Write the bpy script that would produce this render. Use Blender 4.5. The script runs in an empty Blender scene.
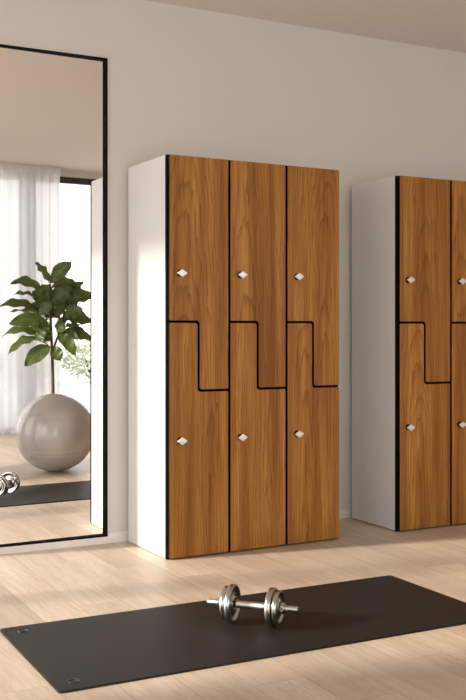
import bpy, bmesh, math, random
from mathutils import Vector, Matrix
random.seed(7)
S = bpy.context.scene
COL = S.collection
PI = math.pi

# ------------------------------------------------------------ helpers
def link(o, parent=None):
    COL.objects.link(o)
    if parent is not None:
        o.parent = parent
    return o

def obj(name, bm, mats, parent=None, smooth=False, loc=(0, 0, 0)):
    me = bpy.data.meshes.new(name)
    bmesh.ops.recalc_face_normals(bm, faces=bm.faces[:])
    bm.to_mesh(me); bm.free()
    if not isinstance(mats, (list, tuple)):
        mats = [mats]
    for m in mats:
        me.materials.append(m)
    if smooth:
        for p in me.polygons:
            p.use_smooth = True
    o = bpy.data.objects.new(name, me)
    o.location = loc
    return link(o, parent)

def thing(name, label, cat, loc=(0, 0, 0), rz=0, group=None):
    o = bpy.data.objects.new(name, None)
    o.empty_display_size = .1
    o.location = loc; o.rotation_euler = (0, 0, rz)
    o['label'] = label; o['category'] = cat
    if group: o['group'] = group
    return link(o)

def tag(o, label, cat, group=None, kind=None):
    o['label'] = label; o['category'] = cat
    if group: o['group'] = group
    if kind: o['kind'] = kind
    return o

def struct(name, bm, m, label=None, smooth=False):
    o = obj(name, bm, m, smooth=smooth)
    o['kind'] = 'structure'
    return o

def box(bm, x0, x1, y0, y1, z0, z1, bev=0, mi=0):
    v = [bm.verts.new((x, y, z)) for z in (z0, z1) for y in (y0, y1) for x in (x0, x1)]
    q = [(0, 2, 3, 1), (4, 5, 7, 6), (0, 1, 5, 4), (2, 6, 7, 3), (0, 4, 6, 2), (1, 3, 7, 5)]
    fs = [bm.faces.new([v[i] for i in f]) for f in q]
    for f in fs: f.material_index = mi
    if bev:
        es = list({e for f in fs for e in f.edges})
        bmesh.ops.bevel(bm, geom=es, offset=bev, segments=2, profile=.6, affect='EDGES')
    return bm

def fillet(pts, r, n=6, only=None):
    out = []
    N = len(pts)
    for i, p in enumerate(pts):
        p = Vector(p); a = Vector(pts[i - 1]); b = Vector(pts[(i + 1) % N])
        rr = r if only is None else only[i]
        if rr <= 0:
            out.append(p); continue
        da = (a - p).normalized(); db = (b - p).normalized()
        p0 = p + da * rr; p1 = p + db * rr
        for k in range(n + 1):
            t = k / n
            th = t * PI / 2
            out.append(p + da * rr * (1 - math.sin(th)) + db * rr * (1 - math.cos(th)))
    return out

def slab_xz(bm, pts, y0, y1, bev=0.0, mi=0):
    """extrude an outline given in x,z from the back y1 to the front y0"""
    back = [bm.verts.new((p[0], y1, p[1])) for p in pts]
    f = bm.faces.new(back)
    r = bmesh.ops.extrude_face_region(bm, geom=[f])
    nv = [g for g in r['geom'] if isinstance(g, bmesh.types.BMVert)]
    for v in nv: v.co.y = y0
    ff = [g for g in r['geom'] if isinstance(g, bmesh.types.BMFace)][0]
    if bev:
        bmesh.ops.bevel(bm, geom=list(ff.edges), offset=bev, segments=2, profile=.6, affect='EDGES')
    for f in bm.faces: f.material_index = mi
    return bm

def slab_xy(bm, pts, z0, z1, bev=0.0):
    lo = [bm.verts.new((p[0], p[1], z0)) for p in pts]
    f = bm.faces.new(lo)
    r = bmesh.ops.extrude_face_region(bm, geom=[f])
    for g in r['geom']:
        if isinstance(g, bmesh.types.BMVert): g.co.z = z1
    ff = [g for g in r['geom'] if isinstance(g, bmesh.types.BMFace)][0]
    if bev:
        bmesh.ops.bevel(bm, geom=list(ff.edges), offset=bev, segments=2, profile=.6, affect='EDGES')
    return bm

def lathe_x(bm, prof, n=40):
    """prof: list of (x, r); revolve about the x axis"""
    rings = []
    for x, r in prof:
        if r < 1e-6:
            rings.append([bm.verts.new((x, 0, 0))])
        else:
            rings.append([bm.verts.new((x, r * math.cos(2 * PI * k / n), r * math.sin(2 * PI * k / n))) for k in range(n)])
    for a, b in zip(rings, rings[1:]):
        for k in range(n):
            j = (k + 1) % n
            if len(a) == 1 and len(b) == 1: continue
            if len(a) == 1: bm.faces.new((a[0], b[k], b[j]))
            elif len(b) == 1: bm.faces.new((a[k], b[0], a[j]))
            else: bm.faces.new((a[k], b[k], b[j], a[j]))
    return bm

def lathe_z(bm, prof, n=40, cx=0, cy=0):
    b2 = len(bm.verts)
    before = set(bm.verts)
    lathe_x(bm, prof, n)
    for v in bm.verts:
        if v not in before:
            x, y, z = v.co
            v.co = (cx + y, cy + z, x)
    return bm

def tube(bm, pts, rads, n=10):
    rings = []
    pts = [Vector(p) for p in pts]
    for i, p in enumerate(pts):
        d = (pts[min(i + 1, len(pts) - 1)] - pts[max(i - 1, 0)]).normalized()
        a = d.cross(Vector((0.3, 1, 0.1))).normalized(); b = d.cross(a)
        rings.append([bm.verts.new(p + rads[i] * (math.cos(2 * PI * k / n) * a + math.sin(2 * PI * k / n) * b)) for k in range(n)])
    for a, b in zip(rings, rings[1:]):
        for k in range(n):
            bm.faces.new((a[k], a[(k + 1) % n], b[(k + 1) % n], b[k]))
    bm.faces.new(rings[0]); bm.faces.new(rings[-1])
    return bm

# ------------------------------------------------------------ materials
def new_mat(name):
    m = bpy.data.materials.new(name); m.use_nodes = True
    nt = m.node_tree
    return m, nt, nt.nodes, nt.links, nt.nodes['Principled BSDF']

def N(nodes, kind, **kw):
    n = nodes.new(kind)
    for k, v in kw.items():
        if k.startswith('_'): setattr(n, k[1:], v)
        else: n.inputs[k.replace('__', ' ')].default_value = v
    return n

def plain(name, col, rough=.5, metal=0, bump=0, bscale=60, var=0.0, spec=.5):
    m, nt, nd, lk, p = new_mat(name)
    p.inputs['Base Color'].default_value = (*col, 1)
    p.inputs['Roughness'].default_value = rough
    p.inputs['Metallic'].default_value = metal
    p.inputs['Specular IOR Level'].default_value = spec
    tc = N(nd, 'ShaderNodeTexCoord')
    nz = N(nd, 'ShaderNodeTexNoise', Scale=bscale, Detail=4.0)
    lk.new(tc.outputs['Object'], nz.inputs['Vector'])
    if var:
        mx = N(nd, 'ShaderNodeMix', _data_type='RGBA')
        mx.inputs['A'].default_value = (*[c * (1 - var) for c in col], 1)
        mx.inputs['B'].default_value = (*[min(1, c * (1 + var)) for c in col], 1)
        lk.new(nz.outputs['Fac'], mx.inputs['Factor'])
        lk.new(mx.outputs['Result'], p.inputs['Base Color'])
    if bump:
        b = N(nd, 'ShaderNodeBump', Strength=bump, Distance=.002)
        lk.new(nz.outputs['Fac'], b.inputs['Height'])
        lk.new(b.outputs['Normal'], p.inputs['Normal'])
    return m

def math_n(nd, lk, op, a, b=None, c=None):
    n = nd.new('ShaderNodeMath'); n.operation = op
    for i, v in enumerate((a, b, c)):
        if v is None: continue
        if isinstance(v, (int, float)): n.inputs[i].default_value = v
        else: lk.new(v, n.inputs[i])
    return n.outputs[0]

def ramp(nd, lk, src, stops):
    r = nd.new('ShaderNodeValToRGB')
    e = r.color_ramp.elements
    while len(e) < len(stops): e.new(.5)
    for el, (p, c) in zip(e, stops):
        el.position = p; el.color = (*c, 1) if len(c) == 3 else c
    lk.new(src, r.inputs['Fac'])
    return r.outputs['Color']

def mixc(nd, lk, fac, a, b, mode='MIX'):
    n = nd.new('ShaderNodeMix'); n.data_type = 'RGBA'; n.blend_type = mode
    for key, v in (('Factor', fac), ('A', a), ('B', b)):
        sock = [s for s in n.inputs if s.name == key and (s.type == 'RGBA' or key == 'Factor')]
        sock = sock[0]
        if isinstance(v, (int, float)): sock.default_value = v
        elif isinstance(v, tuple): sock.default_value = (*v, 1)
        else: lk.new(v, sock)
    return [o for o in n.outputs if o.type == 'RGBA'][0]

def wood_door():
    m, nt, nd, lk, p = new_mat('oak_veneer')
    tc = N(nd, 'ShaderNodeTexCoord'); oi = N(nd, 'ShaderNodeObjectInfo')
    sep = N(nd, 'ShaderNodeSeparateXYZ'); lk.new(tc.outputs['Object'], sep.inputs[0])
    rnd = oi.outputs['Random']
    off = math_n(nd, lk, 'MULTIPLY', rnd, 53.0)
    x, z = sep.outputs['X'], sep.outputs['Z']
    # broad bands, stretched along the height
    def stretched(sx, sz, detail, rough=.55, distort=0.0):
        cx = nd.new('ShaderNodeCombineXYZ')
        lk.new(math_n(nd, lk, 'MULTIPLY', x, sx), cx.inputs[0])
        lk.new(off, cx.inputs[1])
        lk.new(math_n(nd, lk, 'MULTIPLY', z, sz), cx.inputs[2])
        nz = N(nd, 'ShaderNodeTexNoise', Scale=1.0, Detail=detail, Roughness=rough, Distortion=distort)
        lk.new(cx.outputs[0], nz.inputs['Vector'])
        return nz.outputs['Fac']
    broad = stretched(17, .6, 3, .6, .3)
    mid = stretched(85, 1.7, 4, .6)
    fine = stretched(300, 5, 3, .7)
    # cathedral rings
    ph = math_n(nd, lk, 'MULTIPLY', rnd, 6.28)
    xc = math_n(nd, lk, 'ADD', x, math_n(nd, lk, 'MULTIPLY_ADD', math_n(nd, lk, 'SINE', ph), .07, -.15))
    wob = stretched(9, 1.9, 3, .55)
    xs = math_n(nd, lk, 'ADD', math_n(nd, lk, 'MULTIPLY', xc, 1.0), math_n(nd, lk, 'MULTIPLY_ADD', wob, .07, -.035))
    zz = math_n(nd, lk, 'MULTIPLY_ADD', z, .055, math_n(nd, lk, 'MULTIPLY_ADD', stretched(3, 1.1, 2), .10, math_n(nd, lk, 'MULTIPLY', rnd, -.07)))
    dist = math_n(nd, lk, 'SQRT', math_n(nd, lk, 'ADD', math_n(nd, lk, 'MULTIPLY', xs, xs), math_n(nd, lk, 'MULTIPLY', zz, zz)))
    ringv = math_n(nd, lk, 'FRACT', math_n(nd, lk, 'MULTIPLY', math_n(nd, lk, 'ADD', dist, math_n(nd, lk, 'MULTIPLY', mid, .012)), 78.0))
    ringd = math_n(nd, lk, 'POWER', ringv, 4.0)
    base = ramp(nd, lk, broad, [(.33, DK), (.5, MD), (.66, LT)])
    c1 = mixc(nd, lk, math_n(nd, lk, 'MULTIPLY', math_n(nd, lk, 'SUBTRACT', mid, .36), 1.5), base, RED)
    c2 = mixc(nd, lk, math_n(nd, lk, 'MULTIPLY', ringd, .62), c1, RING)
    pores = math_n(nd, lk, 'GREATER_THAN', fine, .585)
    c3 = mixc(nd, lk, math_n(nd, lk, 'MULTIPLY', pores, .50), c2, RING)
    lk.new(c3, p.inputs['Base Color'])
    p.inputs['Roughness'].default_value = .42
    p.inputs['Specular IOR Level'].default_value = .22
    b = N(nd, 'ShaderNodeBump', Strength=.12, Distance=.001)
    lk.new(fine, b.inputs['Height']); lk.new(b.outputs['Normal'], p.inputs['Normal'])
    return m
DK, MD, LT = (.24, .090, .015), (.41, .178, .034), (.55, .275, .062)
RED, RING = (.27, .092, .018), (.13, .040, .008)

def floor_mat():
    m, nt, nd, lk, p = new_mat('pale_oak_planks')
    tc = N(nd, 'ShaderNodeTexCoord')
    sep = N(nd, 'ShaderNodeSeparateXYZ'); lk.new(tc.outputs['Object'], sep.inputs[0])
    x, y = sep.outputs['X'], sep.outputs['Y']
    W, L = .165, 1.7
    px = math_n(nd, lk, 'DIVIDE', math_n(nd, lk, 'ADD', x, 10.03), W)
    idx = math_n(nd, lk, 'FLOOR', px)
    fx = math_n(nd, lk, 'FRACT', px)
    wn = N(nd, 'ShaderNodeTexWhiteNoise', _noise_dimensions='1D'); lk.new(idx, wn.inputs['W'])
    py = math_n(nd, lk, 'ADD', math_n(nd, lk, 'DIVIDE', math_n(nd, lk, 'ADD', y, 10.0), L), math_n(nd, lk, 'MULTIPLY', wn.outputs['Value'], 7.3))
    idy = math_n(nd, lk, 'FLOOR', py); fy = math_n(nd, lk, 'FRACT', py)
    cid = nd.new('ShaderNodeCombineXYZ'); lk.new(idx, cid.inputs[0]); lk.new(idy, cid.inputs[1])
    w2 = N(nd, 'ShaderNodeTexWhiteNoise', _noise_dimensions='3D'); lk.new(cid.outputs[0], w2.inputs['Vector'])
    r = w2.outputs['Value']
    # seams
    ex = math_n(nd, lk, 'MULTIPLY', math_n(nd, lk, 'MINIMUM', fx, math_n(nd, lk, 'SUBTRACT', 1.0, fx)), W)
    ey = math_n(nd, lk, 'MULTIPLY', math_n(nd, lk, 'MINIMUM', fy, math_n(nd, lk, 'SUBTRACT', 1.0, fy)), L)
    em = math_n(nd, lk, 'MINIMUM', ex, ey)
    seam = nd.new('ShaderNodeMapRange'); seam.inputs['From Min'].default_value = .0006; seam.inputs['From Max'].default_value = .0022
    seam.inputs['To Min'].default_value = 1; seam.inputs['To Max'].default_value = 0
    lk.new(em, seam.inputs['Value'])
    def grain(sx, sy, det, rough=.55, dist=0.0):
        c = nd.new('ShaderNodeCombineXYZ')
        lk.new(math_n(nd, lk, 'MULTIPLY', x, sx), c.inputs[0])
        lk.new(math_n(nd, lk, 'MULTIPLY', y, sy), c.inputs[1])
        lk.new(math_n(nd, lk, 'MULTIPLY', r, 40.0), c.inputs[2])
        n = N(nd, 'ShaderNodeTexNoise', Scale=1.0, Detail=det, Roughness=rough, Distortion=dist)
        lk.new(c.outputs[0], n.inputs['Vector'])
        return n.outputs['Fac']
    g1 = grain(14, 1.1, 3, .5, .6)
    g2 = grain(70, 3.0, 4, .6)
    g3 = grain(7, 1.3, 2, .5, 1.2)
    ring = math_n(nd, lk, 'POWER', math_n(nd, lk, 'FRACT', math_n(nd, lk, 'MULTIPLY', g3, 13.0)), 3.0)
    base = ramp(nd, lk, g1, [(.25, (.54, .43, .33)), (.55, (.63, .53, .425)), (.8, (.70, .61, .51))])
    tone = ramp(nd, lk, r, [(0, (.86, .85, .84)), (1, (1.06, 1.04, 1.02))])
    c1 = mixc(nd, lk, 1.0, base, tone, 'MULTIPLY')
    c2 = mixc(nd, lk, math_n(nd, lk, 'MULTIPLY', ring, .30), c1, (.40, .285, .19))
    c3 = mixc(nd, lk, math_n(nd, lk, 'MULTIPLY', math_n(nd, lk, 'SUBTRACT', g2, .42), 1.0), c2, (.36, .26, .18))
    c4 = mixc(nd, lk, math_n(nd, lk, 'MULTIPLY', seam.outputs['Result'], .40), c3, (.20, .13, .085))
    lk.new(c4, p.inputs['Base Color'])
    p.inputs['Roughness'].default_value = .42
    p.inputs['Specular IOR Level'].default_value = .4
    h = math_n(nd, lk, 'SUBTRACT', math_n(nd, lk, 'MULTIPLY', g2, .2), seam.outputs['Result'])
    b = N(nd, 'ShaderNodeBump', Strength=.25, Distance=.001)
    lk.new(h, b.inputs['Height']); lk.new(b.outputs['Normal'], p.inputs['Normal'])
    return m

def glass_mat():
    m, nt, nd, lk, p = new_mat('window_glass')
    nd.remove(p)
    out = nd['Material Output']
    tr = N(nd, 'ShaderNodeBsdfTransparent'); gl = N(nd, 'ShaderNodeBsdfGlossy', Roughness=.0)
    fr = N(nd, 'ShaderNodeFresnel', IOR=1.25)
    mx = nd.new('ShaderNodeMixShader')
    lk.new(fr.outputs[0], mx.inputs[0]); lk.new(tr.outputs[0], mx.inputs[1]); lk.new(gl.outputs[0], mx.inputs[2])
    lk.new(mx.outputs[0], out.inputs['Surface'])
    return m

def mirror_mat():
    m, nt, nd, lk, p = new_mat('mirror_silver')
    p.inputs['Base Color'].default_value = (.97, .97, .965, 1)
    p.inputs['Metallic'].default_value = 1
    p.inputs['Roughness'].default_value = .0
    return m

def sheer_mat():
    m, nt, nd, lk, p = new_mat('sheer_voile')
    nd.remove(p)
    out = nd['Material Output']
    tc = N(nd, 'ShaderNodeTexCoord')
    nz = N(nd, 'ShaderNodeTexNoise', Scale=9.0, Detail=2.0); lk.new(tc.outputs['Object'], nz.inputs['Vector'])
    tl = N(nd, 'ShaderNodeBsdfTranslucent', Color=(.92, .92, .93, 1))
    df = N(nd, 'ShaderNodeBsdfDiffuse', Color=(.92, .92, .93, 1))
    tp = N(nd, 'ShaderNodeBsdfTransparent', Color=(1, 1, 1, 1))
    a = nd.new('ShaderNodeMixShader'); a.inputs[0].default_value = .35
    lk.new(tl.outputs[0], a.inputs[1]); lk.new(df.outputs[0], a.inputs[2])
    b = nd.new('ShaderNodeMixShader')
    lk.new(math_n(nd, lk, 'MULTIPLY_ADD', nz.outputs['Fac'], .06, .07), b.inputs[0])
    lk.new(a.outputs[0], b.inputs[1]); lk.new(tp.outputs[0], b.inputs[2])
    lk.new(b.outputs[0], out.inputs['Surface'])
    return m

def leaf_mat():
    m, nt, nd, lk, p = new_mat('fig_leaf')
    tc = N(nd, 'ShaderNodeTexCoord')
    nz = N(nd, 'ShaderNodeTexNoise', Scale=14.0, Detail=3.0); lk.new(tc.outputs['Object'], nz.inputs['Vector'])
    uvs = N(nd, 'ShaderNodeSeparateXYZ'); lk.new(tc.outputs['UV'], uvs.inputs[0])
    u = math_n(nd, lk, 'ABSOLUTE', math_n(nd, lk, 'SUBTRACT', uvs.outputs['X'], .5))
    vv = math_n(nd, lk, 'FRACT', math_n(nd, lk, 'MULTIPLY', math_n(nd, lk, 'SUBTRACT', uvs.outputs['Y'], math_n(nd, lk, 'MULTIPLY', u, .35)), 8.0))
    vein = math_n(nd, lk, 'LESS_THAN', vv, .12)
    mid = math_n(nd, lk, 'LESS_THAN', u, .025)
    v = math_n(nd, lk, 'MAXIMUM', vein, mid)
    base = ramp(nd, lk, nz.outputs['Fac'], [(.3, (.032, .055, .012)), (.7, (.075, .110, .024))])
    c = mixc(nd, lk, math_n(nd, lk, 'MULTIPLY', v, .4), base, (.20, .26, .09))
    lk.new(c, p.inputs['Base Color'])
    p.inputs['Roughness'].default_value = .42
    tl = N(nd, 'ShaderNodeBsdfTranslucent', Color=(.16, .24, .035, 1))
    mx = nd.new('ShaderNodeMixShader'); mx.inputs[0].default_value = .22
    lk.new(p.outputs[0], mx.inputs[1]); lk.new(tl.outputs[0], mx.inputs[2])
    lk.new(mx.outputs[0], nd['Material Output'].inputs['Surface'])
    return m

M_WALL = plain('warm_white_plaster', (.675, .645, .618), .9, bump=.05, bscale=180, var=.012)
M_CEIL = plain('ceiling_plaster', (.69, .63, .578), .92, bump=.04, bscale=160, var=.01)
M_BASE = plain('painted_skirting', (.78, .755, .73), .5)
M_WHITE = plain('white_laminate', (.69, .685, .68), .45, var=.008, bscale=20)
M_BLACK = plain('black_edge', (.005, .0045, .0045), .7, spec=.06)
M_OAK = wood_door()
M_FLOOR = floor_mat()
M_CHROME = plain('satin_chrome', (.50, .49, .48), .22, 1, bump=.05, bscale=40)
M_BRUSH = plain('brushed_chrome', (.55, .53, .51), .3, 1, bump=.35, bscale=900)
M_KNOB = plain('polished_knob', (.80, .80, .82), .30, .45)
M_MAT = plain('black_rubber_mat', (.0135, .0112, .0098), .52, bump=.5, bscale=420, var=.25, spec=.27)
M_EYE = plain('moulded_rubber', (.010, .0085, .008), .35)
M_GLASS = glass_mat()
M_MIRROR = mirror_mat()
M_FRAME = plain('dark_aluminium', (.045, .042, .042), .4, .3)
M_SHEER = sheer_mat()
M_LEAF = leaf_mat()
M_BARK = plain('brown_bark', (.09, .055, .035), .8, bump=.6, bscale=80, var=.3)
M_POT = plain('grey_stoneware', (.35, .33, .31), .6, bump=.3, bscale=60, var=.1)
M_SOIL = plain('potting_soil', (.04, .028, .02), .95, bump=.8, bscale=90, var=.4)
M_BALL = plain('taupe_vinyl', (.47, .445, .425), .12, spec=.85)
M_TERR = plain('pale_paving', (.62, .60, .57), .8, bump=.2, bscale=12, var=.06)
M_BUSH = plain('shrub_leaf', (.42, .46, .34), .7, var=.35, bscale=9)
M_SCREW = plain('screw_cap_grey', (.55, .53, .51), .4)

# ------------------------------------------------------------ dimensions (metres)
HC = 1.0
WY = 4.424            # back wall
FY = 3.985            # door faces of the lockers
CEIL = 2.56
XL, XR = -1.3, 5.6    # left glazed wall, right wall
YB, YF = -.60, 6.0    # window wall behind the camera, far end behind the partition
WEND = .86            # free end of the partition wall, unseen, set to shape the locker's sun patch

# ------------------------------------------------------------ setting
struct('floor', box(bmesh.new(), XL - .15, XR + .15, YB - .12, YF + .15, -.1, 0), M_FLOOR)
struct('ceiling', box(bmesh.new(), XL - .15, XR + .15, YB - .12, YF + .15, CEIL, CEIL + .12), M_CEIL)
# partition with the shallow recess that takes the mirror
MX0, MX1, MZ0, MZ1 = .959, 1.6585, .033, 2.2585
bm = bmesh.new()
box(bm, WEND, MX0, WY, WY + .12, 0, CEIL)
box(bm, MX1, XR, WY, WY + .12, 0, CEIL)
box(bm, MX0, MX1, WY, WY + .12, 0, MZ0)
box(bm, MX0, MX1, WY, WY + .12, MZ1, CEIL)
box(bm, MX0, MX1, WY + .07, WY + .12, MZ0, MZ1)
struct('wall_back', bm, M_WALL)
struct('wall_right', box(bmesh.new(), XR, XR + .15, YB - .12, YF, 0, CEIL), M_WALL)
struct('wall_far', box(bmesh.new(), XL - .15, XR + .15, YF, YF + .15, 0, CEIL), M_WALL)
struct('baseboard_back', box(box(bmesh.new(), WEND, 1.6605, WY - .009, WY, 0, .0305), 1.6605, XR, WY - .009, WY, 0, .048), M_BASE)
struct('baseboard_right', box(bmesh.new(), XR - .011, XR, YB, WY - .011, 0, .048, .002), M_BASE)

# left wall: masonry up to the glazing, low head strip
PY = 2.93             # near jamb of the left glazing
bm = bmesh.new()
box(bm, XL - .15, XL, YB - .12, .35, 0, CEIL)
box(bm, XL - .15, XL, 2.25, PY, 0, CEIL)
box(bm, XL - .15, XL, .35, 2.25, 2.50, CEIL)
box(bm, XL - .15, XL, PY, YF, 2.50, CEIL)
struct('wall_left', bm, M_WALL)
struct('baseboard_left', box(bmesh.new(), XL, XL + .009, 2.25, PY, 0, .048), M_BASE)
w = struct('window_1', box(bmesh.new(), XL - .085, XL - .075, PY + .02, YF, .05, 2.46), M_GLASS)
bm = bmesh.new()
box(bm, XL - .11, XL - .05, PY, PY + .05, 0, 2.5)
box(bm, XL - .11, XL - .05, PY + .05, YF, 0, .05)
box(bm, XL - .11, XL - .05, PY + .05, YF, 2.46, 2.5)
for y in (4.06, 5.35):
    box(bm, XL - .11, XL - .05, y - .035, y + .035, .05, 2.46)
obj('window_frame', bm, M_FRAME, w)

w = struct('window_added', box(bmesh.new(), XL - .085, XL - .075, .37, 2.23, .05, 2.46), M_GLASS)  # unseen extra glazing, added to brighten the right locker's side panel
bm = bmesh.new()
box(bm, XL - .11, XL - .05, .35, .40, .05, 2.46)
box(bm, XL - .11, XL - .05, 2.20, 2.25, .05, 2.46)
box(bm, XL - .11, XL - .05, .35, 2.25, 0, .05)
box(bm, XL - .11, XL - .05, .35, 2.25, 2.46, 2.5)
obj('window_frame', bm, M_FRAME, w)

# window wall behind the camera
WH = 2.50
bm = bmesh.new()
box(bm, XL, XR, YB - .12, YB, WH, CEIL)
box(bm, XL, XL + .25, YB - .12, YB, 0, WH)
box(bm, XR - .3, XR, YB - .12, YB, 0, WH)
struct('wall_front', bm, M_WALL)
w = struct('window_2', box(bmesh.new(), XL + .27, XR - .32, YB - .075, YB - .065, .05, WH - .05), M_GLASS)
bm = bmesh.new()
box(bm, XL + .25, XR - .3, YB - .10, YB - .04, 0, .05)
box(bm, XL + .25, XR - .3, YB - .10, YB - .04, WH - .06, WH)
for x in (XL + .275, .05, 1.52, 2.93, 4.35, XR - .325):
    hw = .075 if x == 2.93 else .03
    box(bm, x - hw, x + hw, YB - .10, YB - .04, .05, WH - .06)
obj('window_frame', bm, M_FRAME, w)

# ------------------------------------------------------------ outdoors beyond the rear glazing
struct('terrace', box(bmesh.new(), -14, 18, -16, YB - .12, -.12, -.02), M_TERR)
def shrub(x, y, r, h, label, seed):
    rng = random.Random(seed)
    t = thing('shrub', label, 'shrub', (x, y, -.02), 0, 'shrubs on the terrace outside')
    bm = bmesh.new()
    for k in range(7):
        a = rng.uniform(0, 2 * PI)
        tube(bm, [(0.02 * math.cos(a), .02 * math.sin(a), 0), (r * .3 * math.cos(a), r * .3 * math.sin(a), h * .5), (r * .6 * math.cos(a), r * .6 * math.sin(a), h * .85)], [.012, .009, .004], 6)
    obj('stem', bm, M_BARK, t)
    bm = bmesh.new()
    for k in range(900):
        while True:
            p = Vector((rng.uniform(-1, 1), rng.uniform(-1, 1), rng.uniform(-1, 1)))
            if .35 < p.length < 1: break
        c = Vector((p.x * r, p.y * r, h * (.54 + .46 * p.z)))
        d = (Vector((p.x, p.y, p.z + .4)) + Vector([rng.uniform(-.6, .6) for _ in range(3)])).normalized()
        s = d.cross(Vector((rng.uniform(-1, 1), rng.uniform(-1, 1), .3))).normalized()
        L = rng.uniform(.07, .13); w_ = L * .3
        v = [bm.verts.new(c), bm.verts.new(c + d * L * .5 + s * w_), bm.verts.new(c + d * L), bm.verts.new(c + d * L * .5 - s * w_)]
        bm.faces.new(v)
    obj('foliage', bm, M_BUSH, t)
for i, (x, y, r, h, lb) in enumerate([
        (5.55, -8.9, .55, .70, 'pale leafy shrub outside the window, nearest the curtain edge in the mirror'),
        (6.95, -9.1, .60, .82, 'largest pale leafy shrub outside the window, in the middle of the row'),
        (8.45, -8.8, .52, .62, 'lowest pale leafy shrub outside the window, far end of the row')]):
    shrub(x, y, r, h, lb, 10 + i)

# ------------------------------------------------------------ sheer curtain
def curtain(x0, x1, y, label, seed):
    rng = random.Random(seed)
    t = thing('sheer_curtain', label, 'curtain', ((x0 + x1) / 2, y, 0))
    cx = (x0 + x1) / 2
    bm = bmesh.new()
    nx = int((x1 - x0) / .011); nz = 26
    ph = [rng.uniform(0, 6.28) for _ in range(4)]
    rows = []
    for j in range(nz + 1):
        z = .012 + (CEIL - .014 - .012) * j / nz
        row = []
        for i in range(nx + 1):
            x = x0 + (x1 - x0) * i / nx
            a = .026 + .010 * math.sin(x * 3.1 + ph[0])
            s = x * 2 * PI / .092 + 1.1 * math.sin(x * 5 + ph[1]) + .25 * math.sin(z * 1.3 + x * 4)
            yy = a * math.sin(s) + .006 * math.sin(s * 2.3 + z + ph[2])
            row.append(bm.verts.new((x - cx + .006 * math.cos(s), yy, z)))
        rows.append(row)
    for a, b in zip(rows, rows[1:]):
        for i in range(nx):
            bm.faces.new((a[i], a[i + 1], b[i + 1], b[i]))
    obj('fabric', bm, M_SHEER, t, smooth=True)
    obj('header_tape', box(bmesh.new(), x0 - cx, x1 - cx, -.004, .004, CEIL - .075, CEIL - .012), M_SHEER, t)
    obj('track', box(bmesh.new(), x0 - cx - .02, x1 - cx + .02, -.012, .012, CEIL - .012, CEIL - .0005, .002), M_WHITE, t)
curtain(1.75, 3.185, -.44, 'white sheer floor-length curtain hanging in soft folds behind the fig plant', 3)

# ------------------------------------------------------------ wall mirror
def mirror():
    phi = .015
    w_, h0, h1, fr = .7045, .0315, 2.260, .0055
    t = thing('wall_mirror', 'tall wall mirror in a thin black frame left of the lockers', 'mirror', (1.6595, WY, h0))
    bm = bmesh.new()
    H = h1 - h0
    # ring section: front lip on the wall plane, deep inner reveal down to the glass
    sec = [(0, -.0005), (0, -.006), (fr, -.006), (fr, .055), (.003, .055), (.003, -.0005)]
    def corner(o_, y):
        return [(-w_ + o_, y, o_), (-o_, y, o_), (-o_, y, H - o_), (-w_ + o_, y, H - o_)]
    rings = [[bm.verts.new(c) for c in corner(o_, y)] for o_, y in sec]
    for i in range(len(rings)):
        A, B = rings[i], rings[(i + 1) % len(rings)]
        for k in range(4):
            j = (k + 1) % 4
            bm.faces.new((A[k], A[j], B[j], B[k]))
    obj('frame', bm, M_BLACK, t)
    g = obj('mirror_glass', box(bmesh.new(), -w_ + fr + .001, -fr - .001, 0, .003, fr + .001, H - fr - .001), M_MIRROR, t)
    g.location = (0, .019, 0); g.rotation_euler.z = phi
    return t
mirror()

# ------------------------------------------------------------ lockers
ZT = 1.7533; Z1 = 1.030; Z2 = .728; G = .0105
DT = .018  # door thickness
def door_outline(upper, CW):
    a, b = .0055, CW - .0055
    m = CW * .488
    zb = .007; zt = ZT - .002
    r = .012
    if upper:
        pts = [(a, zt), (b, zt), (b, Z2 + G / 2), (m + G / 2, Z2 + G / 2), (m + G / 2, Z1 + G / 2), (a, Z1 + G / 2)]
        rs = [.008, .010, .004, r, r + .004, .003]
    else:
        pts = [(a, zb), (a, Z1 - G / 2), (m - G / 2, Z1 - G / 2), (m - G / 2, Z2 - G / 2), (b, Z2 - G / 2), (b, zb)]
        rs = [.006, .004, r, r + .004, r * .6, .008]
    return fillet(pts, 0, 6, rs)

def knob_bm():
    bm = bmesh.new()
    # dark stem
    for f in lathe_stem(bm): f.material_index = 1
    # lozenge thumb-turn: soft diamond plate with a raised round centre
    n = 48; rings = []
    def dia(s, y):
        row = []
        for k in range(n):
            a = 2 * PI * k / n
            ca, sa = math.cos(a), math.sin(a)
            rr = 1 / (abs(ca) / .0252 + abs(sa) / .0165)
            rr = max(min(rr, .0243), .0128)
            row.append(bm.verts.new((rr * ca * s, y, rr * sa * s)))
        return row
    prof = [(.75, -.018), (1.0, -.019), (1.03, -.022), (1.0, -.025), (.94, -.0268), (.6, -.0272), (.30, -.0273)]
    rings = [dia(s, y) for s, y in prof]
    for a, b in zip(rings, rings[1:]):
        for k in range(n):
            bm.faces.new((a[k], a[(k + 1) % n], b[(k + 1) % n], b[k]))
    bm.faces.new(rings[0]); bm.faces.new(rings[-1])
    return bm

def lathe_stem(bm):
    before = set(bm.faces)
    n = 24; rows = []
    for y, r in ((0, .0150), (-.003, .0150), (-.004, .0118), (-.019, .0118)):
        rows.append([bm.verts.new((r * math.cos(2 * PI * k / n), y, r * math.sin(2 * PI * k / n))) for k in range(n)])
    for a, b in zip(rows, rows[1:]):
        for k in range(n):
            bm.faces.new((a[k], a[(k + 1) % n], b[(k + 1) % n], b[k]))
    bm.faces.new(rows[0]); bm.faces.new(rows[-1])
    return [f for f in bm.faces if f not in before]

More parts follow.
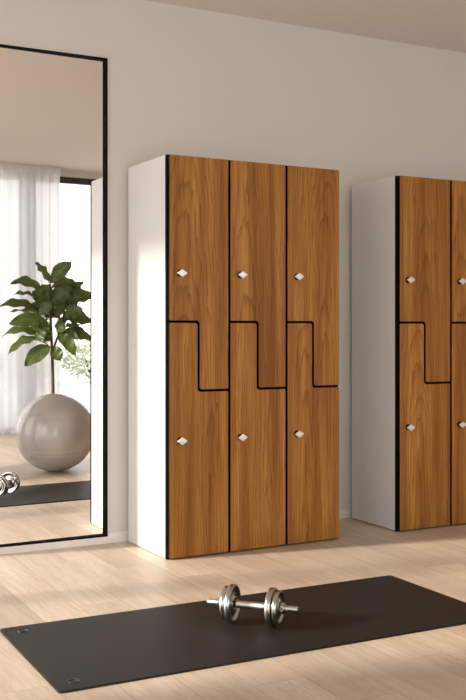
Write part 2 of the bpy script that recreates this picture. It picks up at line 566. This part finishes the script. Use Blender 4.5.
def make_locker(label, loc, CW, rz=0, gap=.006):
    t = thing('locker_cabinet', label, 'locker', loc, rz, 'oak-fronted locker cabinets')
    W = CW * 3; D = WY - FY - gap
    y0 = DT + .016   # white carcass starts behind the black front frame
    bm = bmesh.new()
    box(bm, 0, .018, y0, D, .004, ZT)
    box(bm, W - .018, W, y0, D, .004, ZT)
    box(bm, .018, W - .018, y0, D, ZT - .018, ZT)
    box(bm, .018, W - .018, D - .006, D, .012, ZT - .018)
    obj('carcass', bm, M_WHITE, t)
    bm = bmesh.new()
    box(bm, 0, W - .0005, DT, y0, .002, ZT)
    obj('front_frame', bm, M_BLACK, t)
    bm = bmesh.new()
    box(bm, .006, W - .006, DT + .006, D, 0, .012)
    obj('plinth', bm, M_BLACK, t)
    def blackedge(o):
        for p in o.data.polygons:
            p.material_index = 1 if abs(p.normal.y) < .3 else 0
        return o
    up = obj('door', slab_xz(bmesh.new(), door_outline(True, CW), 0, DT - .0005, .0014), [M_OAK, M_BLACK], t)
    lo = obj('door', slab_xz(bmesh.new(), door_outline(False, CW), 0, DT - .0005, .0014), [M_OAK, M_BLACK], t)
    blackedge(up); blackedge(lo)
    ku = obj('knob', knob_bm(), [M_KNOB, M_BLACK], up, smooth=False, loc=(.0565, 0, 1.240))
    for p in ku.data.polygons: p.use_smooth = p.material_index == 0 and abs(p.normal.y) < .9
    kl = ku.copy(); COL.objects.link(kl); kl.parent = lo; kl.location = (.0565, 0, .514)
    up.location.x = -.001; lo.location.x = -.001
    for c in (1, 2):
        for d, k in ((up, ku), (lo, kl)):
            d2 = d.copy(); COL.objects.link(d2); d2.parent = t; d2.location.x = -.001 + c * CW
            k2 = k.copy(); COL.objects.link(k2); k2.parent = d2
    for y, z in ((.085, .925), (.36, .925)):
        b2 = bmesh.new()
        lathe_x(b2, [(-.0012, 0), (-.0012, .004), (0, .0045)], 14)
        obj('screw_cap', b2, M_SCREW, t, loc=(0, y, z))
    return t

L1 = make_locker('oak-fronted white locker with six doors beside the black-framed mirror', (1.7655, FY - .0245, 0), .3008, math.radians(1.6))
L2 = make_locker('oak-fronted white locker cut off by the right edge, shaded white side panel', (3.012, FY, 0), .326, 0, .030)

# ------------------------------------------------------------ exercise mat
def yoga_mat():
    x0, x1, y0, y1 = .8686, 2.4340, 2.6487, 3.3008
    t = thing('exercise_mat', 'black rubber exercise mat lying on the pale oak floor', 'exercise mat', ((x0 + x1) / 2, (y0 + y1) / 2, 0), math.radians(-.43))
    hx, hy = (x1 - x0) / 2 + .010, (y1 - y0) / 2
    pts = fillet([(-hx, -hy), (hx, -hy), (hx, hy), (-hx, hy)], .012, 6)
    obj('mat', slab_xy(bmesh.new(), pts, .0002, .0065, .0022), M_MAT, t)
    for sy in (1, -1):
        bm = bmesh.new()
        lathe_z(bm, [(.0062, .012), (.0085, .0125), (.0088, .015), (.0085, .0175), (.0062, .018)], 28)
        lathe_z(bm, [(.0062, .0), (.0075, .0), (.0075, .0055), (.0062, .006)], 16)
        obj('eyelet', bm, M_EYE, t, smooth=True, loc=(-hx + .062, sy * (hy - .062), 0))
yoga_mat()

# ------------------------------------------------------------ dumbbell
def dumbbell():
    t = thing('dumbbell', 'chrome plate-loaded dumbbell standing on the black mat', 'dumbbell', (1.6205, 2.949, .0065), math.radians(-46.5))
    Z = .067
    bm = bmesh.new()
    lathe_x(bm, [(-.159, 0), (-.159, .0085), (-.157, .010), (-.105, .010), (-.104, .0118), (-.056, .0118), (-.055, .0145), (-.050, .0145), (-.049, .0122),
                 (0, .0128), (.049, .0122), (.050, .0145), (.055, .0145), (.056, .0118), (.104, .0118), (.105, .010), (.157, .010), (.159, .0085), (.159, 0)], 32)
    obj('handle', bm, M_BRUSH, t, smooth=True, loc=(0, 0, Z))
    def plate(r, th):
        b = bmesh.new(); h = th / 2
        # rim, dished face with raised hub
        side = [(h * .62, .0125), (h * .95, .0135), (h * .95, .026), (h * .30, .030), (h * .30, r - .017), (h * .80, r - .012), (h, r - .008), (h, r - .004), (h * .75, r - .0005)]
        side = [(x, q * .975) for x, q in side]; prof = [(-x, q) for x, q in side] + [(x, q) for x, q in reversed(side)]
        prof = prof + [prof[0]]
        lathe_x(b, prof, 56)
        bmesh.ops.remove_doubles(b, verts=b.verts[:], dist=1e-6)
        return b
    big = plate(.0662, .0200); 
    pb = obj('weight_plate', big, M_CHROME, t, smooth=True, loc=(-.0700, 0, Z))
    ps = obj('weight_plate', plate(.0590, .0185), M_CHROME, t, smooth=True, loc=(-.0897, 0, Z))
    for src, x in ((pb, .0700), (ps, .0897)):
        c = src.copy(); COL.objects.link(c); c.parent = t; c.location = (x, 0, Z)
    for s in (-1, 1):
        b = bmesh.new(); n = 36
        rings = []
        for x, r, lob in ((.0995, .019, 0), (.1005, .0205, .5), (.1095, .0205, 1), (.111, .018, .5), (.116, .0145, 0), (.118, .0125, 0)):
            rings.append([b.verts.new((s * x, (r - lob * .0022 * (1 + math.cos(6 * 2 * PI * k / n)) / 2) * math.cos(2 * PI * k / n), (r - lob * .0022 * (1 + math.cos(6 * 2 * PI * k / n)) / 2) * math.sin(2 * PI * k / n))) for k in range(n)])
        for a, c in zip(rings, rings[1:]):
            for k in range(n): b.faces.new((a[k], a[(k + 1) % n], c[(k + 1) % n], c[k]))
        b.faces.new(rings[0]); b.faces.new(rings[-1])
        obj('collar', b, M_CHROME, t, smooth=False, loc=(0, 0, Z))
dumbbell()

# ------------------------------------------------------------ stability ball (seen in the mirror)
def ball():
    R = .277
    t = thing('stability_ball', 'large glossy taupe stability ball resting on the floor, seen in the mirror', 'exercise ball', (2.243, 2.088, 0), .5)
    bm = bmesh.new()
    prof = []
    K = 120
    for k in range(K + 1):
        th = PI * k / K
        z = -math.cos(th)
        r = math.sin(th)
        g = 0
        for q in (-.62, -.5, -.38, .38, .5, .62):
            g += math.exp(-((z - q) / .012) ** 2) * .0022
        zz = R * z * .985 + R * .985
        zz = max(zz, .003)
        prof.append((zz, (R - g) * r if 0 < k < K else 0))
    lathe_z(bm, prof, 96)
    b = obj('ball', bm, M_BALL, t, smooth=True)
    b2 = bmesh.new()
    lathe_x(b2, [(.0, 0.009), (.003, .009), (.0045, .006), (.0045, 0)], 18)
    p = obj('valve_plug', b2, M_SCREW, t, smooth=True)
    d = Vector((-.55, .62, .55)).normalized()
    p.location = Vector((0, 0, R * .985)) + d * (R - .0028)
    p.rotation_euler = Vector((1, 0, 0)).rotation_difference(d).to_euler()
ball()

# ------------------------------------------------------------ fiddle-leaf fig (seen in the mirror)
def fig():
    t = thing('potted_fig', 'tall fiddle-leaf fig plant standing behind the taupe ball, seen in the mirror', 'plant', (2.597, 1.012, 0))
    rv = Vector((.885, .465, 0)); tv = Vector((-.465, .885, 0)); up = Vector((0, 0, 1))
    P = lambda u, z, dpt=0.0: rv * u + up * z + tv * dpt
    C = lambda cx, cy, dpt=0.0: P((cx - 275) / 638.6, 1.596 - cy / 638.6, dpt)
    bm = bmesh.new()
    lathe_z(bm, [(.0, 0), (.0, .115), (.02, .125), (.34, .165), (.365, .168), (.37, .163), (.365, .152), (.33, .148), (.33, 0)], 48)
    obj('pot', bm, M_POT, t, smooth=True)
    bm = bmesh.new()
    lathe_z(bm, [(.3305, .1475), (.345, .14), (.350, .08), (.348, 0)], 32)
    obj('soil', bm, M_SOIL, t, smooth=True)
    bm = bmesh.new()
    tube(bm, [P(0, .34), C(277, 700), C(276, 620), C(274, 540), C(273, 500), C(270, 440), C(266, 360), C(262, 290), C(262, 200), C(258, 150)],
         [.016, .014, .0125, .0115, .011, .010, .009, .008, .006, .004], 12)
    tube(bm, [C(274, 505), C(288, 460), C(303, 420), C(318, 370), C(335, 300, .02), C(350, 240, .02)], [.010, .0085, .008, .007, .006, .004], 10)
    tube(bm, [C(274, 470), C(262, 430, -.03), C(240, 380, -.05), C(235, 300, -.06), C(240, 220, -.05)], [.007, .0065, .006, .005, .003], 8)
    obj('trunk', bm, M_BARK, t, smooth=True)
    leaves = [  # base, tip, width, depth(base, tip), arc, facing
        ((262, 145), (378, 38), 88, 0, .05, .10, .9), ((257, 142), (183, 36), 40, 0, -.05, .12, .25),
        ((238, 205), (70, 150), 62, .0, .10, .30, .55), ((222, 240), (95, 210), 44, .05, .18, .22, .4),
        ((215, 292), (20, 268), 56, .02, .16, .20, .5), ((220, 312), (46, 292), 36, -.05, -.1, .12, .3),
        ((252, 342), (66, 358), 84, .05, .14, .14, .95), ((225, 432), (30, 420), 50, .03, .12, .30, .45),
        ((222, 442), (65, 512), 58, .04, .16, .30, .55), ((268, 470), (143, 572), 98, .03, .12, .10, 1.0),
        ((276, 476), (322, 545), 82, .02, .03, .05, 1.0), ((306, 408), (405, 524), 74, .04, .12, .22, .8),
        ((330, 378), (418, 360), 38, -.03, -.1, .10, .3), ((338, 316), (440, 285), 92, .04, .10, .10, .9),
        ((345, 245), (430, 225), 66, .0, .08, .22, .6), ((266, 165), (410, 175), 56, -.04, -.08, .38, .5),
        ((270, 240), (372, 188), 104, .03, .08, .05, .9), ((260, 225), (213, 150), 70, -.02, -.06, .05, .7),
        ((215, 310), (290, 252), 76, .10, .16, .12, .9), ((268, 250), (180, 190), 84, .06, .10, .10, .9),
        ((300, 395), (350, 348), 66, .05, .10, .05, .8), ((236, 448), (262, 372), 82, .05, .08, .05, .9),
        ((308, 250), (285, 158), 92, -.05, -.10, .05, .85), ((196, 440), (252, 388), 70, .07, .12, .08, .85),
        ((300, 405), (418, 432), 58, .0, .06, .15, .7), ((345, 330), (480, 350), 80, .05, .0, .15, .6),
        ((340, 250), (490, 215), 84, .0, -.05, .2, .6), ((335, 400), (470, 440), 70, -.04, -.1, .15, .6),
        ((262, 260), (330, 235), 84, -.08, -.16, .1, .7), ((262, 330), (200, 245), 84, -.08, -.18, .1, .7),
        ((300, 330), (250, 270), 60, -.08, -.16, .1, .7), ((350, 260), (420, 130), 60, -.05, -.15, .2, .5),
        ((250, 300), (150, 262), 60, -.03, .02, .15, .75), ((235, 380), (140, 400), 64, -.04, .0, .12, .85),
        ((290, 300), (345, 262), 80, .02, .06, .08, .95), ((300, 345), (395, 330), 52, -.02, .02, .2, .6),
        ((262, 400), (205, 345), 66, .02, .07, .06, .95), ((320, 210), (392, 160), 66, -.04, -.06, .12, .8),
        ((330, 280), (400, 232), 70, -.06, -.08, .1, .9), ((282, 200), (330, 140), 70, -.06, -.1, .08, .95),
        ((350, 380), (425, 405), 56, -.05, -.07, .15, .8), ((245, 255), (160, 205), 58, -.06, -.08, .15, .8),
        ((262, 445), (230, 405), 60, -.05, -.07, .06, .95)]
    rng = random.Random(5)
    bm = bmesh.new(); uvl = bm.loops.layers.uv.new('UVMap')
    for (b, tp, wd, d0, d1, arc, face) in leaves:
        A = C(b[0], b[1], d0); B = C(tp[0], tp[1], d1)
        L = (B - A).length; dr = (B - A).normalized()
        nrm = (tv * face + up * (1.05 - face) + rv * rng.uniform(-.2, .2)).normalized()
        side = dr.cross(nrm).normalized(); nrm = side.cross(dr).normalized()
        hw = wd / 638.6 / 2 / max(.55, face ** .5)
        nl, nw = 14, 6
        rows = []
        ph = rng.uniform(0, 6.28)
        for i in range(nl + 1):
            v = i / nl
            # pear-shaped blade, widest past the middle
            w_ = hw * (math.sin(PI * min(1, v ** .80)) ** .80) * (.62 + .50 * v) * .98 if 0 < v < 1 else 0.0006
            bend = up * (arc * L * (4 * v * (1 - v)) * .6)
            c = A + dr * (L * v) + bend
            row = []
            for j in range(nw + 1):
                s = -1 + 2 * j / nw
                cup = nrm * (.22 * w_ * abs(s) ** 1.4 + .010 * math.sin(v * 17 + ph + s * 2) * abs(s))
                row.append((bm.verts.new(c + side * (w_ * s) + cup), s * .5 + .5, v))
            rows.append(row)
        for r0, r1 in zip(rows, rows[1:]):
            for j in range(nw):
                q = (r0[j], r0[j + 1], r1[j + 1], r1[j])
                f = bm.faces.new([a[0] for a in q])
                for lp, a in zip(f.loops, q): lp[uvl].uv = (a[1], a[2])
        # petiole towards the nearest stem
        sx = 275 if b[0] < 300 else 325
        sb = C((b[0] + sx) / 2 if abs(b[0] - sx) < 60 else sx * .7 + b[0] * .3, b[1] + 22, d0 * .3)
        tube(bm, [sb, (sb + A) / 2 + up * .004, A + dr * .01], [.0035, .003, .0022], 6)
    obj('foliage', bm, M_LEAF, t, smooth=True)
fig()

# ------------------------------------------------------------ light
AZ, EL = math.radians(-9.6), math.radians(20.0)
d = Vector((math.cos(AZ) * math.cos(EL), math.sin(AZ) * math.cos(EL), -math.sin(EL)))
sun = bpy.data.lights.new('sun', 'SUN'); sun.energy = 5.9; sun.angle = math.radians(4.0); sun.color = (1.0, .89, .78)
so = bpy.data.objects.new('sun', sun); COL.objects.link(so)
so.rotation_euler = d.to_track_quat('-Z', 'Y').to_euler(); so.location = (-6, 5, 4)

wd = bpy.data.worlds.new('sky'); S.world = wd; wd.use_nodes = True
nt = wd.node_tree; bg = nt.nodes['Background']
tc = nt.nodes.new('ShaderNodeTexCoord'); sp = nt.nodes.new('ShaderNodeSeparateXYZ')
nt.links.new(tc.outputs['Generated'], sp.inputs[0])
cr = nt.nodes.new('ShaderNodeValToRGB')
cr.color_ramp.elements[0].position = .45; cr.color_ramp.elements[0].color = (1.0, .95, .89, 1)
cr.color_ramp.elements[1].position = .95; cr.color_ramp.elements[1].color = (.86, .93, 1.0, 1)
mp = nt.nodes.new('ShaderNodeMath'); mp.operation = 'MULTIPLY_ADD'; mp.inputs[1].default_value = .5; mp.inputs[2].default_value = .5
nt.links.new(sp.outputs['Z'], mp.inputs[0]); nt.links.new(mp.outputs[0], cr.inputs['Fac'])
nt.links.new(cr.outputs['Color'], bg.inputs['Color'])
bg.inputs['Strength'].default_value = 2.55

# ------------------------------------------------------------ camera
cam = bpy.data.cameras.new('camera'); co = bpy.data.objects.new('camera', cam); COL.objects.link(co)
cam.sensor_fit = 'VERTICAL'; cam.sensor_height = 36; cam.sensor_width = 24
cam.lens = 1004.9 / 700 * 36
cam.shift_y = -(350 - 328.6) / 700
cam.clip_start = .02
co.location = (0, 0, HC); co.rotation_euler = (PI / 2, 0, -math.radians(27.6964))
S.camera = co

S.view_settings.view_transform = 'Standard'; S.view_settings.look = 'None'
S.view_settings.gamma = 1; S.view_settings.use_curve_mapping = False
S.view_settings.exposure = 0.15
S.cycles.max_bounces = 12; S.cycles.diffuse_bounces = 8; S.cycles.glossy_bounces = 6; S.cycles.transparent_max_bounces = 16
S.cycles.use_denoising = True
S.cycles.sample_clamp_indirect = 8
